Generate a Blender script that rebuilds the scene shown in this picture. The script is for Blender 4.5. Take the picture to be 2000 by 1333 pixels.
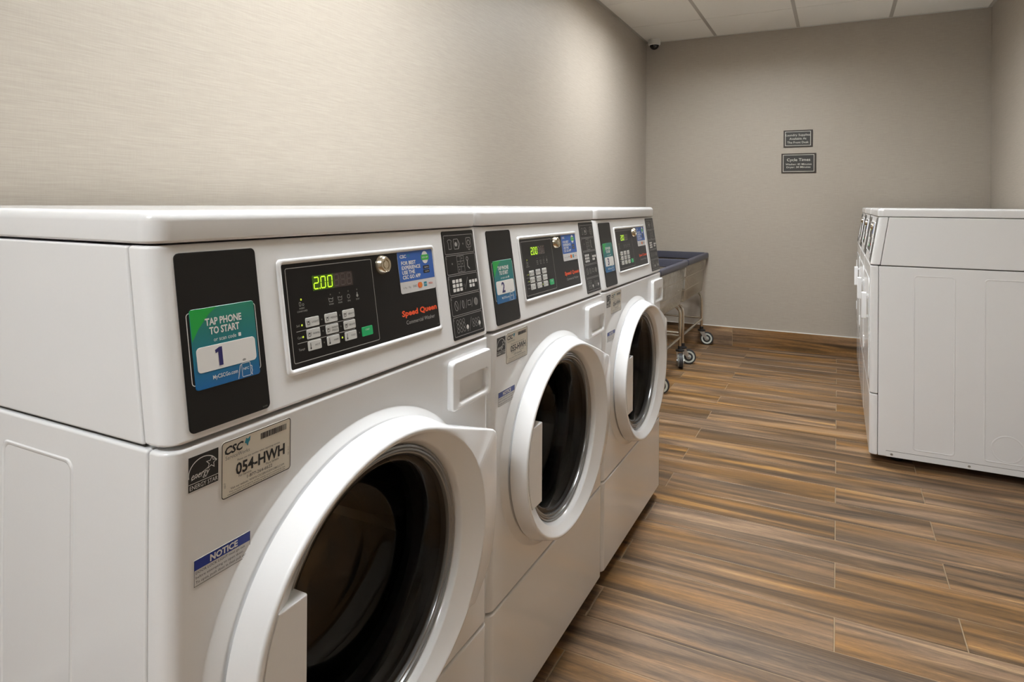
import bpy, bmesh, math, random
from mathutils import Vector, Matrix
random.seed(7)
for o in list(bpy.data.objects): bpy.data.objects.remove(o, do_unlink=True)
scene = bpy.context.scene
COL = scene.collection
PI = math.pi

# ------------------------------------------------------------------ camera
YAW, ROLL = 0.4664, 0.0067
cam_d = bpy.data.cameras.new('camera'); cam = bpy.data.objects.new('camera', cam_d); COL.objects.link(cam)
cam_d.sensor_width = 36.0; cam_d.lens = 1263.52*36/2000
cam_d.shift_y = -(666.5-398.265)/2000
cam_d.clip_start = 0.02
_f = Vector((-math.sin(YAW), math.cos(YAW), 0)); _r = Vector((math.cos(YAW), math.sin(YAW), 0)); _u = Vector((0, 0, 1))
_r2 = _r*math.cos(ROLL)+_u*math.sin(ROLL); _u2 = _u*math.cos(ROLL)-_r*math.sin(ROLL)
M = Matrix((( _r2.x, _u2.x, -_f.x, 0.6053), (_r2.y, _u2.y, -_f.y, 0.0), (_r2.z, _u2.z, -_f.z, 1.1113), (0, 0, 0, 1)))
cam.matrix_world = M
scene.camera = cam

# ------------------------------------------------------------------ world, exposure
w = bpy.data.worlds.new('world'); scene.world = w; w.use_nodes = True
w.node_tree.nodes['Background'].inputs[0].default_value = (1, 0.97, 0.93, 1)
w.node_tree.nodes['Background'].inputs[1].default_value = 0.15
scene.view_settings.view_transform = 'Standard'; scene.view_settings.look = 'None'
scene.view_settings.gamma = 1; scene.view_settings.use_curve_mapping = False
scene.view_settings.exposure = 0.0
PANEL_STRENGTH = 56.0        # emission of the ceiling light panels
PANEL_COLOR = (0.93, 0.97, 1.0)

# ------------------------------------------------------------------ helpers
def srgb(r, g, b):
    def c(v):
        v /= 255
        return v/12.92 if v <= .04045 else ((v+.055)/1.055)**2.4
    return (c(r), c(g), c(b), 1)

def mat(name, col, rough=.5, metal=0, coat=0, emis=None, es=0, spec=.5):
    m = bpy.data.materials.new(name); m.use_nodes = True
    b = m.node_tree.nodes['Principled BSDF']
    b.inputs['Base Color'].default_value = col
    b.inputs['Roughness'].default_value = rough
    b.inputs['Metallic'].default_value = metal
    b.inputs['Coat Weight'].default_value = coat
    b.inputs['Coat Roughness'].default_value = .06
    b.inputs['Specular IOR Level'].default_value = spec
    if emis:
        b.inputs['Emission Color'].default_value = emis; b.inputs['Emission Strength'].default_value = es
    return m

def nodes(m): return m.node_tree.nodes, m.node_tree.links, m.node_tree.nodes['Principled BSDF']

def textured(m, scale=(400, 400, 400), bump=.02, dist=.0004, amount=.02):
    """a faint speckle in colour and surface"""
    N, L, b = nodes(m)
    tc = N.new('ShaderNodeTexCoord'); mp = N.new('ShaderNodeMapping'); mp.inputs['Scale'].default_value = scale
    nz = N.new('ShaderNodeTexNoise'); nz.inputs['Scale'].default_value = 1; nz.inputs['Detail'].default_value = 2
    L.new(tc.outputs['Object'], mp.inputs[0]); L.new(mp.outputs[0], nz.inputs['Vector'])
    bp = N.new('ShaderNodeBump'); bp.inputs['Strength'].default_value = bump; bp.inputs['Distance'].default_value = dist
    L.new(nz.outputs[0], bp.inputs['Height']); L.new(bp.outputs[0], b.inputs['Normal'])
    c = b.inputs['Base Color'].default_value[:]
    mx = N.new('ShaderNodeMix'); mx.data_type = 'RGBA'
    mx.inputs[6].default_value = [v*(1-amount) for v in c[:3]]+[1]; mx.inputs[7].default_value = [min(1, v*(1+amount)) for v in c[:3]]+[1]
    L.new(nz.outputs[0], mx.inputs[0]); L.new(mx.outputs[2], b.inputs['Base Color'])
    return m

MT = {}
MT['enamel'] = textured(mat('white_enamel', (.85, .85, .85, 1), .14, coat=.3), bump=.04, amount=.01)
MT['plastic'] = textured(mat('white_plastic', (.87, .87, .87, 1), .16, coat=.3), bump=.01, amount=.01)
MT['drum'] = mat('drum_steel', srgb(120, 118, 115), .35, 1)
MT['gasket'] = textured(mat('grey_rubber', srgb(70, 70, 72), .45), amount=.1)
MT['blackrub'] = mat('black_rubber', srgb(26, 26, 27), .5)
MT['tread'] = textured(mat('caster_rubber', srgb(48, 48, 50), .55), amount=.1)
MT['chrome'] = textured(mat('chrome', srgb(205, 198, 186), .16, 1), bump=.02, amount=.03)
MT['trimring'] = textured(mat('grey_ring', srgb(160, 162, 163), .2, .5), amount=.05)
MT['black'] = textured(mat('black_film', srgb(20, 18, 17), .3, spec=.3), amount=.06)
MT['black2'] = textured(mat('black_cover', srgb(22, 20, 18), .36, spec=.3), amount=.06)
MT['white'] = mat('print_white', srgb(228, 226, 222), .4)
MT['lineg'] = mat('print_grey', srgb(172, 170, 166), .4)
MT['dim'] = mat('print_dim', srgb(120, 118, 114), .4)
MT['key'] = mat('key_grey', srgb(205, 204, 200), .35)
MT['ink'] = mat('print_black', srgb(28, 27, 28), .4)
MT['navy'] = mat('print_navy', srgb(38, 34, 98), .35)
MT['noticeblue'] = mat('print_blue', srgb(18, 48, 140), .35)
MT['stickerblue'] = mat('print_royal_blue', srgb(48, 96, 176), .35)
MT['green'] = mat('start_green', srgb(30, 172, 104), .35)
MT['badge'] = mat('print_green', srgb(60, 170, 70), .35)
MT['orange'] = mat('print_orange', srgb(240, 84, 36), .4)
MT['mc'] = mat('print_amber', srgb(232, 130, 50), .4)
MT['cream'] = mat('label_cream', srgb(220, 212, 196), .35)
MT['noticewhite'] = mat('label_white', srgb(214, 212, 210), .35)
MT['teal'] = mat('print_teal', srgb(30, 130, 150), .4)
MT['dispbg'] = mat('display_window', srgb(66, 54, 50), .15)
MT['dispbg2'] = mat('display_window_lit', srgb(44, 66, 16), .15, emis=(.35, .7, .02, 1), es=.06)
MT['seg'] = mat('display_digit', srgb(120, 160, 10), .3, emis=(.60, .95, .03, 1), es=1.1)
MT['ghost'] = mat('display_unlit', srgb(84, 72, 68), .3)
MT['led'] = mat('indicator_light', srgb(150, 160, 30), .3, emis=(.6, .75, .05, 1), es=.7)
MT['ledoff'] = mat('indicator_off', srgb(110, 106, 100), .3)
MT['lockmetal'] = mat('nickel', srgb(215, 205, 185), .2, 1)
MT['bluevinyl'] = textured(mat('blue_vinyl', srgb(62, 63, 76), .42), scale=(60, 60, 60), amount=.12, bump=.1)
MT['wheelhub'] = textured(mat('wheel_grey', srgb(196, 200, 190), .4), amount=.04)
MT['steel'] = mat('zinc', srgb(185, 186, 184), .3, .9)
MT['camwhite'] = mat('camera_white', srgb(205, 203, 195), .4)
MT['camdark'] = mat('camera_dome', srgb(14, 14, 16), .08)
MT['signdark'] = textured(mat('sign_charcoal', srgb(50, 48, 45), .4), amount=.05)
MT['signborder'] = mat('sign_bronze', srgb(44, 34, 25), .45)
MT['signtext'] = mat('sign_silver', srgb(196, 194, 182), .4)
MT['grout'] = textured(mat('grout', srgb(146, 126, 100), .8), amount=.08)
MT['groovedark'] = mat('seam_shade_paint', srgb(60, 58, 55), .7)  # dark colour painted in for the shade inside seams and the drawer slot

# sticker gradient of the tap-to-start sticker (printed)
m = mat('print_gradient', srgb(20, 110, 140), .35); N, L, b = nodes(m)
tc = N.new('ShaderNodeTexCoord'); sp = N.new('ShaderNodeSeparateXYZ'); mr = N.new('ShaderNodeMapRange'); rp = N.new('ShaderNodeValToRGB')
mr.inputs[1].default_value = .905; mr.inputs[2].default_value = .995
rp.color_ramp.elements[0].color = srgb(12, 96, 160); rp.color_ramp.elements[1].color = srgb(34, 128, 100)
e = rp.color_ramp.elements.new(.45); e.color = srgb(20, 112, 128)
L.new(tc.outputs['Object'], sp.inputs[0]); L.new(sp.outputs[2], mr.inputs[0]); L.new(mr.outputs[0], rp.inputs[0]); L.new(rp.outputs[0], b.inputs['Base Color'])
MT['gradient'] = m
MT['brightgreen'] = mat('print_bright_green', srgb(24, 158, 62), .35)

# door glass: tinted transparency with a clear reflection
m = bpy.data.materials.new('door_glass'); m.use_nodes = True; N = m.node_tree.nodes; L = m.node_tree.links; N.clear()
out = N.new('ShaderNodeOutputMaterial'); tr = N.new('ShaderNodeBsdfTransparent'); tr.inputs[0].default_value = (.45, .45, .46, 1)
gl = N.new('ShaderNodeBsdfGlossy'); gl.inputs['Roughness'].default_value = .03; gl.inputs[0].default_value = (.9, .9, .9, 1)
fr = N.new('ShaderNodeFresnel'); fr.inputs[0].default_value = 1.42; mx = N.new('ShaderNodeMixShader')
L.new(fr.outputs[0], mx.inputs[0]); L.new(tr.outputs[0], mx.inputs[1]); L.new(gl.outputs[0], mx.inputs[2]); L.new(mx.outputs[0], out.inputs[0])
MT['glass'] = m

# wallpaper: fine horizontal weave
def wallpaper(name, axis, c1, c2):
    m = mat(name, c1, .52, spec=.38); N, L, b = nodes(m)
    tc = N.new('ShaderNodeTexCoord')
    def nz(sc, det):
        mp = N.new('ShaderNodeMapping'); mp.inputs['Scale'].default_value = sc
        n = N.new('ShaderNodeTexNoise'); n.inputs['Scale'].default_value = 1; n.inputs['Detail'].default_value = det; n.inputs['Roughness'].default_value = .6
        L.new(tc.outputs['Object'], mp.inputs[0]); L.new(mp.outputs[0], n.inputs['Vector']); return n
    a = nz((14, 14, 420), 3); d = nz((420, 420, 30), 2)
    ad = N.new('ShaderNodeMath'); ad.operation = 'MULTIPLY_ADD'; ad.inputs[1].default_value = .35; L.new(d.outputs[0], ad.inputs[0]); L.new(a.outputs[0], ad.inputs[2])
    rp = N.new('ShaderNodeValToRGB'); rp.color_ramp.elements[0].position = .4; rp.color_ramp.elements[1].position = .95
    rp.color_ramp.elements[0].color = c1; rp.color_ramp.elements[1].color = c2
    L.new(ad.outputs[0], rp.inputs[0]); L.new(rp.outputs[0], b.inputs['Base Color'])
    bp = N.new('ShaderNodeBump'); bp.inputs['Strength'].default_value = .12; bp.inputs['Distance'].default_value = .001
    L.new(ad.outputs[0], bp.inputs['Height']); L.new(bp.outputs[0], b.inputs['Normal'])
    return m
MT['paper'] = wallpaper('linen_wallpaper', 0, srgb(158, 149, 137), srgb(173, 164, 152))

# wood-look porcelain plank; every plank carries its own random offset in the attribute "rnd"
def woodtile(name, dark=1.0):
    m = mat(name, srgb(130, 95, 65), .42, spec=.4); N, L, b = nodes(m)
    tc = N.new('ShaderNodeTexCoord'); at = N.new('ShaderNodeAttribute'); at.attribute_name = 'rnd'
    sc = N.new('ShaderNodeVectorMath'); sc.operation = 'SCALE'; sc.inputs['Scale'].default_value = 40
    L.new(at.outputs['Vector'], sc.inputs[0])
    av = N.new('ShaderNodeVectorMath'); av.operation = 'ADD'; L.new(tc.outputs['Object'], av.inputs[0]); L.new(sc.outputs[0], av.inputs[1])
    def nz(s, det, rough=.55, dis=0.0):
        mp = N.new('ShaderNodeMapping'); mp.inputs['Scale'].default_value = s
        n = N.new('ShaderNodeTexNoise'); n.inputs['Scale'].default_value = 1; n.inputs['Detail'].default_value = det
        n.inputs['Roughness'].default_value = rough; n.inputs['Distortion'].default_value = dis
        L.new(av.outputs[0], mp.inputs[0]); L.new(mp.outputs[0], n.inputs['Vector']); return n
    band = nz((1.0, 16, 16), 5, .62, 1.1); grain = nz((16, 190, 190), 8, .8, 1.6); tone = nz((1.1, 8, 8), 1)
    rp = N.new('ShaderNodeValToRGB'); cr = rp.color_ramp
    cr.elements[0].position = .34; cr.elements[0].color = srgb(74, 56, 37)
    cr.elements[1].position = .69; cr.elements[1].color = srgb(180, 141, 90)
    for p, c in ((.43, srgb(98, 75, 50)), (.51, srgb(122, 93, 62)), (.60, srgb(146, 110, 73))):
        e = cr.elements.new(p); e.color = c
    L.new(band.outputs[0], rp.inputs[0])
    rg = N.new('ShaderNodeMapRange'); rg.inputs[1].default_value = .3; rg.inputs[2].default_value = .7; rg.inputs[3].default_value = .55*dark; rg.inputs[4].default_value = 1.32*dark
    L.new(grain.outputs[0], rg.inputs[0])
    m1 = N.new('ShaderNodeVectorMath'); m1.operation = 'SCALE'; L.new(rp.outputs[0], m1.inputs[0]); L.new(rg.outputs[0], m1.inputs['Scale'])
    hs = N.new('ShaderNodeHueSaturation'); L.new(m1.outputs[0], hs.inputs['Color'])
    rs = N.new('ShaderNodeMapRange'); rs.inputs[1].default_value = .35; rs.inputs[2].default_value = .65; rs.inputs[3].default_value = .82; rs.inputs[4].default_value = 1.12
    L.new(tone.outputs[0], rs.inputs[0]); L.new(rs.outputs[0], hs.inputs['Saturation'])
    L.new(hs.outputs[0], b.inputs['Base Color'])
    bp = N.new('ShaderNodeBump'); bp.inputs['Strength'].default_value = .25; bp.inputs['Distance'].default_value = .0012
    L.new(grain.outputs[0], bp.inputs['Height']); L.new(bp.outputs[0], b.inputs['Normal'])
    rr = N.new('ShaderNodeMapRange'); rr.inputs[3].default_value = .32; rr.inputs[4].default_value = .55; L.new(grain.outputs[0], rr.inputs[0]); L.new(rr.outputs[0], b.inputs['Roughness'])
    return m
MT['wood'] = woodtile('wood_look_tile')
MT['tile'] = textured(mat('ceiling_tile', srgb(230, 226, 218), .9, spec=.2), scale=(260, 260, 260), bump=.25, dist=.001, amount=.05)
MT['tee'] = mat('ceiling_tee', srgb(176, 170, 160), .5)
MT['lamp'] = mat('lamp_diffuser', (1, 1, 1, 1), .5, emis=PANEL_COLOR+(1,), es=PANEL_STRENGTH)

def finish(bm, name, mats, parent=None, angle=35, smooth=True):
    bm.normal_update()
    if smooth:
        a = math.radians(angle)
        for f in bm.faces: f.smooth = True
        for e in bm.edges:
            e.smooth = not (len(e.link_faces) == 2 and e.calc_face_angle(0) > a)
    me = bpy.data.meshes.new(name); bm.to_mesh(me); bm.free()
    if not isinstance(mats, (list, tuple)): mats = [mats]
    for mm in mats: me.materials.append(mm)
    o = bpy.data.objects.new(name, me); COL.objects.link(o)
    if smooth:
        md = o.modifiers.new('normals', 'WEIGHTED_NORMAL'); md.keep_sharp = True
    if parent: o.parent = parent
    return o

def loft(bm, loops, cap0=True, cap1=True, closed=True, mi=0):
    vs = [[bm.verts.new(p) for p in lp] for lp in loops]
    n = len(vs[0]); fs = []
    for a, b_ in zip(vs, vs[1:]):
        for i in range(n if closed else n-1):
            j = (i+1) % n
            fs.append(bm.faces.new((a[i], a[j], b_[j], b_[i])))
    if cap0: fs.append(bm.faces.new(list(reversed(vs[0]))))
    if cap1: fs.append(bm.faces.new(vs[-1]))
    for f in fs: f.material_index = mi
    return vs

def box(bm, x0, y0, z0, x1, y1, z1, mi=0):
    loft(bm, [[(x0, y0, z), (x1, y0, z), (x1, y1, z), (x0, y1, z)] for z in (z0, z1)], mi=mi)

def rrect(u0, v0, u1, v1, r, n=5):
    """rounded rectangle, counter-clockwise"""
    r = max(1e-5, min(r, (u1-u0)/2-1e-5, (v1-v0)/2-1e-5)); P = []
    for cx_, cy_, a0 in ((u1-r, v0+r, -90), (u1-r, v1-r, 0), (u0+r, v1-r, 90), (u0+r, v0+r, 180)):
        for k in range(n+1):
            a = math.radians(a0+90*k/n); P.append((cx_+r*math.cos(a), cy_+r*math.sin(a)))
    return P

def plan(x0, x1, y0, y1, rf, n=6, rb=.004):
    """plan outline with the two front (x1) corners rounded by rf, CCW seen from above"""
    P = []
    for cx_, cy_, a0, r in ((x1, y0, -90, rf), (x1, y1, 0, rf), (x0, y1, 90, rb), (x0, y0, 180, rb)):
        sx = -1 if cx_ == x1 else 1; sy = 1 if cy_ == y0 else -1
        for k in range(n+1):
            a = math.radians(a0+90*k/n); P.append((cx_+sx*r+r*math.cos(a), cy_+sy*r+r*math.sin(a)))
    return P

def planloft(bm, levels, rf, eb=.003, seg=3, rb=.004, mi=0):
    """levels: (z, x0, x1, y0, y1); the first and last rims get an edge round of eb"""
    def interp(z):
        for a, b_ in zip(levels, levels[1:]):
            if a[0] <= z <= b_[0]:
                t = (z-a[0])/(b_[0]-a[0]); return [a[k]+(b_[k]-a[k])*t for k in range(1, 5)]
    za, zb = levels[0][0], levels[-1][0]; zs = []
    for k in range(seg+1):
        a = PI/2*k/seg; zs.append((za+eb*(1-math.cos(a)), eb*(1-math.sin(a))))
    zs += [(l[0], 0) for l in levels[1:-1]]
    for k in range(seg+1):
        a = PI/2*k/seg; zs.append((zb-eb*(1-math.sin(a)), eb*(1-math.cos(a))))
    loops = []
    for z, ins in zs:
        x0, x1, y0, y1 = interp(min(max(z, za), zb))
        loops.append([(p[0], p[1], z) for p in plan(x0+ins, x1-ins, y0+ins, y1-ins, max(rf-ins*.5, .002), rb=rb)])
    loft(bm, loops, mi=mi)

def tube(bm, pts, r, n=8, mi=0, cap=True):
    pts = [Vector(p) for p in pts]; loops = []; up = None
    for i, p in enumerate(pts):
        t = (pts[min(i+1, len(pts)-1)]-pts[max(i-1, 0)]).normalized()
        if up is None: up = Vector((0, 0, 1)) if abs(t.z) < .9 else Vector((1, 0, 0))
        s = t.cross(up).normalized(); up = s.cross(t).normalized()
        loops.append([p+r*(math.cos(2*PI*k/n)*s+math.sin(2*PI*k/n)*up) for k in range(n)])
    loft(bm, loops, cap, cap, mi=mi)

def bend(p0, p1, p2, r, n=6):
    """polyline p0-p1-p2 with the corner rounded by radius r"""
    p0, p1, p2 = Vector(p0), Vector(p1), Vector(p2)
    a = p1+(p0-p1).normalized()*r; b_ = p1+(p2-p1).normalized()*r
    return [a.lerp(p1, t).lerp(p1.lerp(b_, t), t) for t in [k/n for k in range(n+1)]]

def lathe(bm, prof, c, n=96, mi=0, axis='x', close=False):
    """prof: (r, h) pairs; axis x: rings in the yz plane about c"""
    loops = []
    for r, h in prof:
        lp = []
        for k in range(n):
            a = 2*PI*k/n
            if axis == 'x': lp.append((c[0]+h, c[1]+r*math.cos(a), c[2]+r*math.sin(a)))
            elif axis == 'y': lp.append((c[0]+r*math.sin(a), c[1]+h, c[2]+r*math.cos(a)))
            else: lp.append((c[0]+r*math.cos(a), c[1]+r*math.sin(a), c[2]+h))
        loops.append(lp)
    loft(bm, loops, close, close, mi=mi)

# ---- lettering
_tc = {}
def glyphs(s, bold=0.0, shear=0.0):
    k = (s, bold, shear)
    if k in _tc: return _tc[k]
    cu = bpy.data.curves.new('t', 'FONT'); cu.body = s; cu.size = 1; cu.resolution_u = 2; cu.offset = bold; cu.shear = shear; cu.fill_mode = 'FRONT'
    ob = bpy.data.objects.new('t', cu); COL.objects.link(ob)
    bpy.context.view_layer.update()
    me = bpy.data.meshes.new_from_object(ob.evaluated_get(bpy.context.evaluated_depsgraph_get()))
    V = [(v.co.x, v.co.y) for v in me.vertices]; Fc = [tuple(p.vertices) for p in me.polygons]
    bpy.data.objects.remove(ob); bpy.data.curves.remove(cu); bpy.data.meshes.remove(me)
    _tc[k] = (V, Fc); return _tc[k]

class Decal:
    """flat printed work laid on a surface: u to the viewer's right, v up, h outwards"""
    def __init__(s, fn): s.bm = bmesh.new(); s.fn = fn; s.mats = []; s.h = .0004
    def mi(s, m):
        if MT[m] not in s.mats: s.mats.append(MT[m])
        return s.mats.index(MT[m])
    def poly(s, pts, m, h=None):
        h = s.h if h is None else h
        f = s.bm.faces.new([s.bm.verts.new(s.fn(u, v, h)) for u, v in pts]); f.material_index = s.mi(m)
    def rect(s, u0, v0, u1, v1, m, r=0, h=None, n=4):
        s.poly(rrect(u0, v0, u1, v1, r, n) if r else [(u0, v0), (u1, v0), (u1, v1), (u0, v1)], m, h)
    def slab(s, u0, v0, u1, v1, m, r, h0, h1, e=.0004):
        k = s.mi(m); L_ = [(0, h0), (0, h1-e), (e, h1)]
        loft(s.bm, [[s.fn(u, v, h) for u, v in rrect(u0+i, v0+i, u1-i, v1-i, r)] for i, h in L_], False, True, mi=k)
    def ring(s, a, b_, m, h=None):
        h = s.h if h is None else h
        k = s.mi(m); loft(s.bm, [[s.fn(u, v, h) for u, v in a], [s.fn(u, v, h) for u, v in b_]], False, False, mi=k)
    def frame(s, u0, v0, u1, v1, t, m, r=.002, h=None):
        s.ring(rrect(u0, v0, u1, v1, r), rrect(u0+t, v0+t, u1-t, v1-t, max(r-t, 1e-4)), m, h)
    def circ(s, u, v, r, m, h=None, n=16, rv=None):
        rv = rv or r
        s.poly([(u+r*math.cos(2*PI*k/n), v+rv*math.sin(2*PI*k/n)) for k in range(n)], m, h)
    def hoop(s, u, v, r, t, m, h=None, n=16, rv=None):
        rv = rv or r
        s.ring([(u+r*math.cos(2*PI*k/n), v+rv*math.sin(2*PI*k/n)) for k in range(n)], [(u+(r-t)*math.cos(2*PI*k/n), v+(rv-t)*math.sin(2*PI*k/n)) for k in range(n)], m, h)
    def line(s, pts, t, m, h=None):
        for (a, b_), (c, d) in zip(pts, pts[1:]):
            l = math.hypot(c-a, d-b_) or 1; nx, ny = -(d-b_)/l*t/2, (c-a)/l*t/2
            s.poly([(a-nx, b_-ny), (c-nx, d-ny), (c+nx, d+ny), (a+nx, b_+ny)], m, h)
    def text(s, t, u, v, cap, m, width=None, align='l', h=None, bold=0.0, shear=0.0, rot=0):
        """v is the baseline, cap the capital height"""
        h = s.h+.0002 if h is None else h
        V, Fc = glyphs(t, bold, shear)
        if not V: return
        xs = [p[0] for p in V]; x0, x1 = min(xs), max(xs); k = cap/.69; kx = (width/(x1-x0)) if width else k
        W = (x1-x0)*kx; off = {'l': 0, 'c': -W/2, 'r': -W}[align]; mm = s.mi(m); vs = []
        cr, sr = math.cos(rot), math.sin(rot)
        for x, y in V:
            a, b_ = (x-x0)*kx+off, y*k
            vs.append(s.bm.verts.new(s.fn(u+a*cr-b_*sr, v+a*sr+b_*cr, h)))
        for f in Fc:
            try: s.bm.faces.new([vs[i] for i in f]).material_index = mm
            except ValueError: pass
    def build(s, name, parent, label=None):
        o = finish(s.bm, name, s.mats, parent, smooth=False)
        if label: o['label'] = label
        return o

def thing(name, label, cat, loc=(0, 0, 0), rz=0, group=None):
    o = bpy.data.objects.new(name, None); COL.objects.link(o); o.location = loc; o.rotation_euler = (0, 0, rz)
    o.empty_display_size = .1; o['label'] = label; o['category'] = cat
    if group: o['group'] = group
    return o
def tag(o, label, cat, group=None):
    o['label'] = label; o['category'] = cat
    if group: o['group'] = group
    return o
def struct(bm, name, mats, smooth=False):
    o = finish(bm, name, mats, None, smooth=smooth); o['kind'] = 'structure'; return o

# ------------------------------------------------------------------ room
XL, XR, YB, YF, ZC = -0.8334, 1.5269, 5.353, -2.6, 2.4624
bm = bmesh.new(); box(bm, XL-.12, YF-.12, -.05, XL, YB+.12, ZC+.25); struct(bm, 'wall_left', MT['paper'])
bm = bmesh.new(); box(bm, XL, YB, -.05, XR, YB+.12, ZC+.25); struct(bm, 'wall_back', MT['paper'])
bm = bmesh.new(); box(bm, XR, YF-.12, -.05, XR+.12, YB+.12, ZC+.25); struct(bm, 'wall_right', MT['paper'])
bm = bmesh.new(); box(bm, XL, YF-.12, -.05, XR, YF, ZC+.25); struct(bm, 'wall_front', MT['paper'])
# floor: grout bed with separate porcelain planks, 0.9 m long in 0.1505 m rows
bm = bmesh.new(); rnd = bm.loops.layers.float_color.new('rnd')
box(bm, XL, YF, -.05, XR, YB, -.0012, mi=1)
PW, G = .1505, .0030
n0 = math.floor((YF-1.80)/PW); n1 = math.ceil((YB-1.80)/PW)
for n in range(n0, n1+1):
    ya, yb = max(1.8045+n*PW+G/2, YF), min(1.8045+(n+1)*PW-G/2, YB)
    if yb-ya < .01: continue
    off = .604 if n % 2 == 0 else .004
    for k in range(-2, 3):
        xa, xb = max(off+.9*k+G/2, XL), min(off+.9*(k+1)-G/2, XR)
        if xb-xa < .01: continue
        c = (random.random(), random.random(), random.random(), 1)
        e = .0012
        vs0 = [bm.verts.new(p) for p in ((xa, ya, -.0012), (xb, ya, -.0012), (xb, yb, -.0012), (xa, yb, -.0012))]
        vs1 = [bm.verts.new(p) for p in ((xa+e, ya+e, 0), (xb-e, ya+e, 0), (xb-e, yb-e, 0), (xa+e, yb-e, 0))]
        fs = [bm.faces.new(vs1)]+[bm.faces.new((vs0[i], vs0[(i+1) % 4], vs1[(i+1) % 4], vs1[i])) for i in range(4)]
        for f in fs:
            for l in f.loops: l[rnd] = c
struct(bm, 'floor', [MT['wood'], MT['grout']])
# baseboards of the same tile, with a pale caulk line on top
def baseboard(name, kind):
    bm = bmesh.new(); rnd = bm.loops.layers.float_color.new('rnd'); H = .1465; T = .009
    if kind == 'back':
        segs = [(XL+.0095, -.132), (-.129, .77), (.773, XR-.0095)]
        for a, b_ in segs:
            n_ = len(bm.faces); box(bm, a, YB-T, .002, b_, YB-.0002, H); bm.faces.ensure_lookup_table(); c = (random.random(), random.random(), random.random(), 1)
            for f in bm.faces[n_:]:
                for l in f.loops: l[rnd] = c
        box(bm, XL+.0095, YB-T+.001, 0, XR-.0095, YB-.0001, H-.001, mi=1); box(bm, XL+.0095, YB-T-.0005, H, XR-.0095, YB-.0001, H+.0045, mi=2)
    else:
        x0, x1 = (XL+.0002, XL+T) if kind == 'left' else (XR-T, XR-.0002)
        y = YF+.01
        while y < YB-.01:
            ye = min(y+.9, YB-.0002); n_ = len(bm.faces); box(bm, x0, y, .002, x1, ye-.002, H); bm.faces.ensure_lookup_table(); c = (random.random(), random.random(), random.random(), 1)
            for f in bm.faces[n_:]:
                for l in f.loops: l[rnd] = c
            y += .9
        box(bm, x0, YF+.01, H, x1, YB-.0002, H+.0045, mi=2)
    struct(bm, name, [MT['wood'], MT['grout'], MT['white']])
baseboard('baseboard_back', 'back'); baseboard('baseboard_left', 'left'); baseboard('baseboard_right', 'right')
# ceiling: lay-in tiles with recessed edges between tee bars
TX = [-.272, .332, .936]; PY = .61
lights = [(-.272, .332, 3.597, 3.597+PY), (-.272, .332, 3.597-4*PY, 3.597-3*PY), (-.272, .332, 3.597-8*PY, 3.597-7*PY)]
xs = [XL]+TX+[XR]; ys = [YF]; y = 3.597-10*PY
while y < YB-.05:
    if y > YF+.05: ys.append(y)
    y += PY
ys.append(YB)
bm = bmesh.new()
box(bm, XL, YF, ZC+.18, XR, YB, ZC+.2)
for a, b_ in zip(xs, xs[1:]):
    for c, d in zip(ys, ys[1:]):
        if any(abs(a-l[0]) < .02 and abs(c-l[2]) < .02 for l in lights): continue
        g = .011
        ga = g if a != XL else 0.004; gb = g if b_ != XR else .004
        box(bm, a+ga, c+.003, ZC, b_-gb, d-.003, ZC+.021)
struct(bm, 'ceiling', MT['tile'])
k = 1
for x in TX:
    bm = bmesh.new(); box(bm, x-.012, YF, ZC-.0005, x+.012, YB, ZC+.012); struct(bm, 'trim_%d' % k, MT['tee']); k += 1
for x0, x1 in ((XL, XL+.022), (XR-.022, XR)):
    bm = bmesh.new(); box(bm, x0, YF, ZC-.002, x1, YB, ZC-.0002); struct(bm, 'trim_%d' % k, MT['tee']); k += 1
bm = bmesh.new(); box(bm, XL, YB-.022, ZC-.0018, XR, YB, ZC-.0002); struct(bm, 'trim_%d' % k, MT['camwhite'])
# corner bead between left and back wall
bm = bmesh.new(); box(bm, XL, YB-.004, .15, XL+.004, YB, ZC-.003); struct(bm, 'trim_%d' % (k+1), MT['paper'])
for i, l in enumerate(lights):
    t = thing('ceiling_light_panel', ['square white light panel in the ceiling above the far end of the washer row',
        'square white light panel in the ceiling above the nearest washer', 'square white light panel in the ceiling behind the viewpoint'][i], 'ceiling light', ((l[0]+l[1])/2, (l[2]+l[3])/2, ZC), group='ceiling light panels')
    hx, hy = (l[1]-l[0])/2-.013, (l[3]-l[2])/2-.004
    bm = bmesh.new(); box(bm, -hx+.01, -hy+.01, .115, hx-.01, hy-.01, .120); finish(bm, 'diffuser', MT['lamp'], t, smooth=False)
    bm = bmesh.new()
    for r in ((-hx, -hy, hx, -hy+.01), (-hx, hy-.01, hx, hy), (-hx, -hy+.01, -hx+.01, hy-.01), (hx-.01, -hy+.01, hx, hy-.01)): box(bm, r[0], r[1], .001, r[2], r[3], .13)  # deep unseen sides, added so their cut-off darkens the upper walls
    finish(bm, 'frame', MT['tee'], t, smooth=False)

# ------------------------------------------------------------------ washers and dryers
W = .683; WC = .343; DX = -.38        # local origin: centre of the base
DEP = -.765
def xp(z): return -.0324*(z-.8556)/.2105
_n = Vector((1, 0, .0324/.2105)).normalized()
def PAN(u, v, h): return (xp(v)+h*_n.x-DX, u-WC, v+h*_n.z)
def FRO(u, v, h): return (h-DX, u-WC, v)
def off(bm): bmesh.ops.translate(bm, verts=bm.verts, vec=(-DX, -WC, 0))
Y0, Y1 = .0015, .6845
DC = (.320, .563)       # door centre (y, z)

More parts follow.
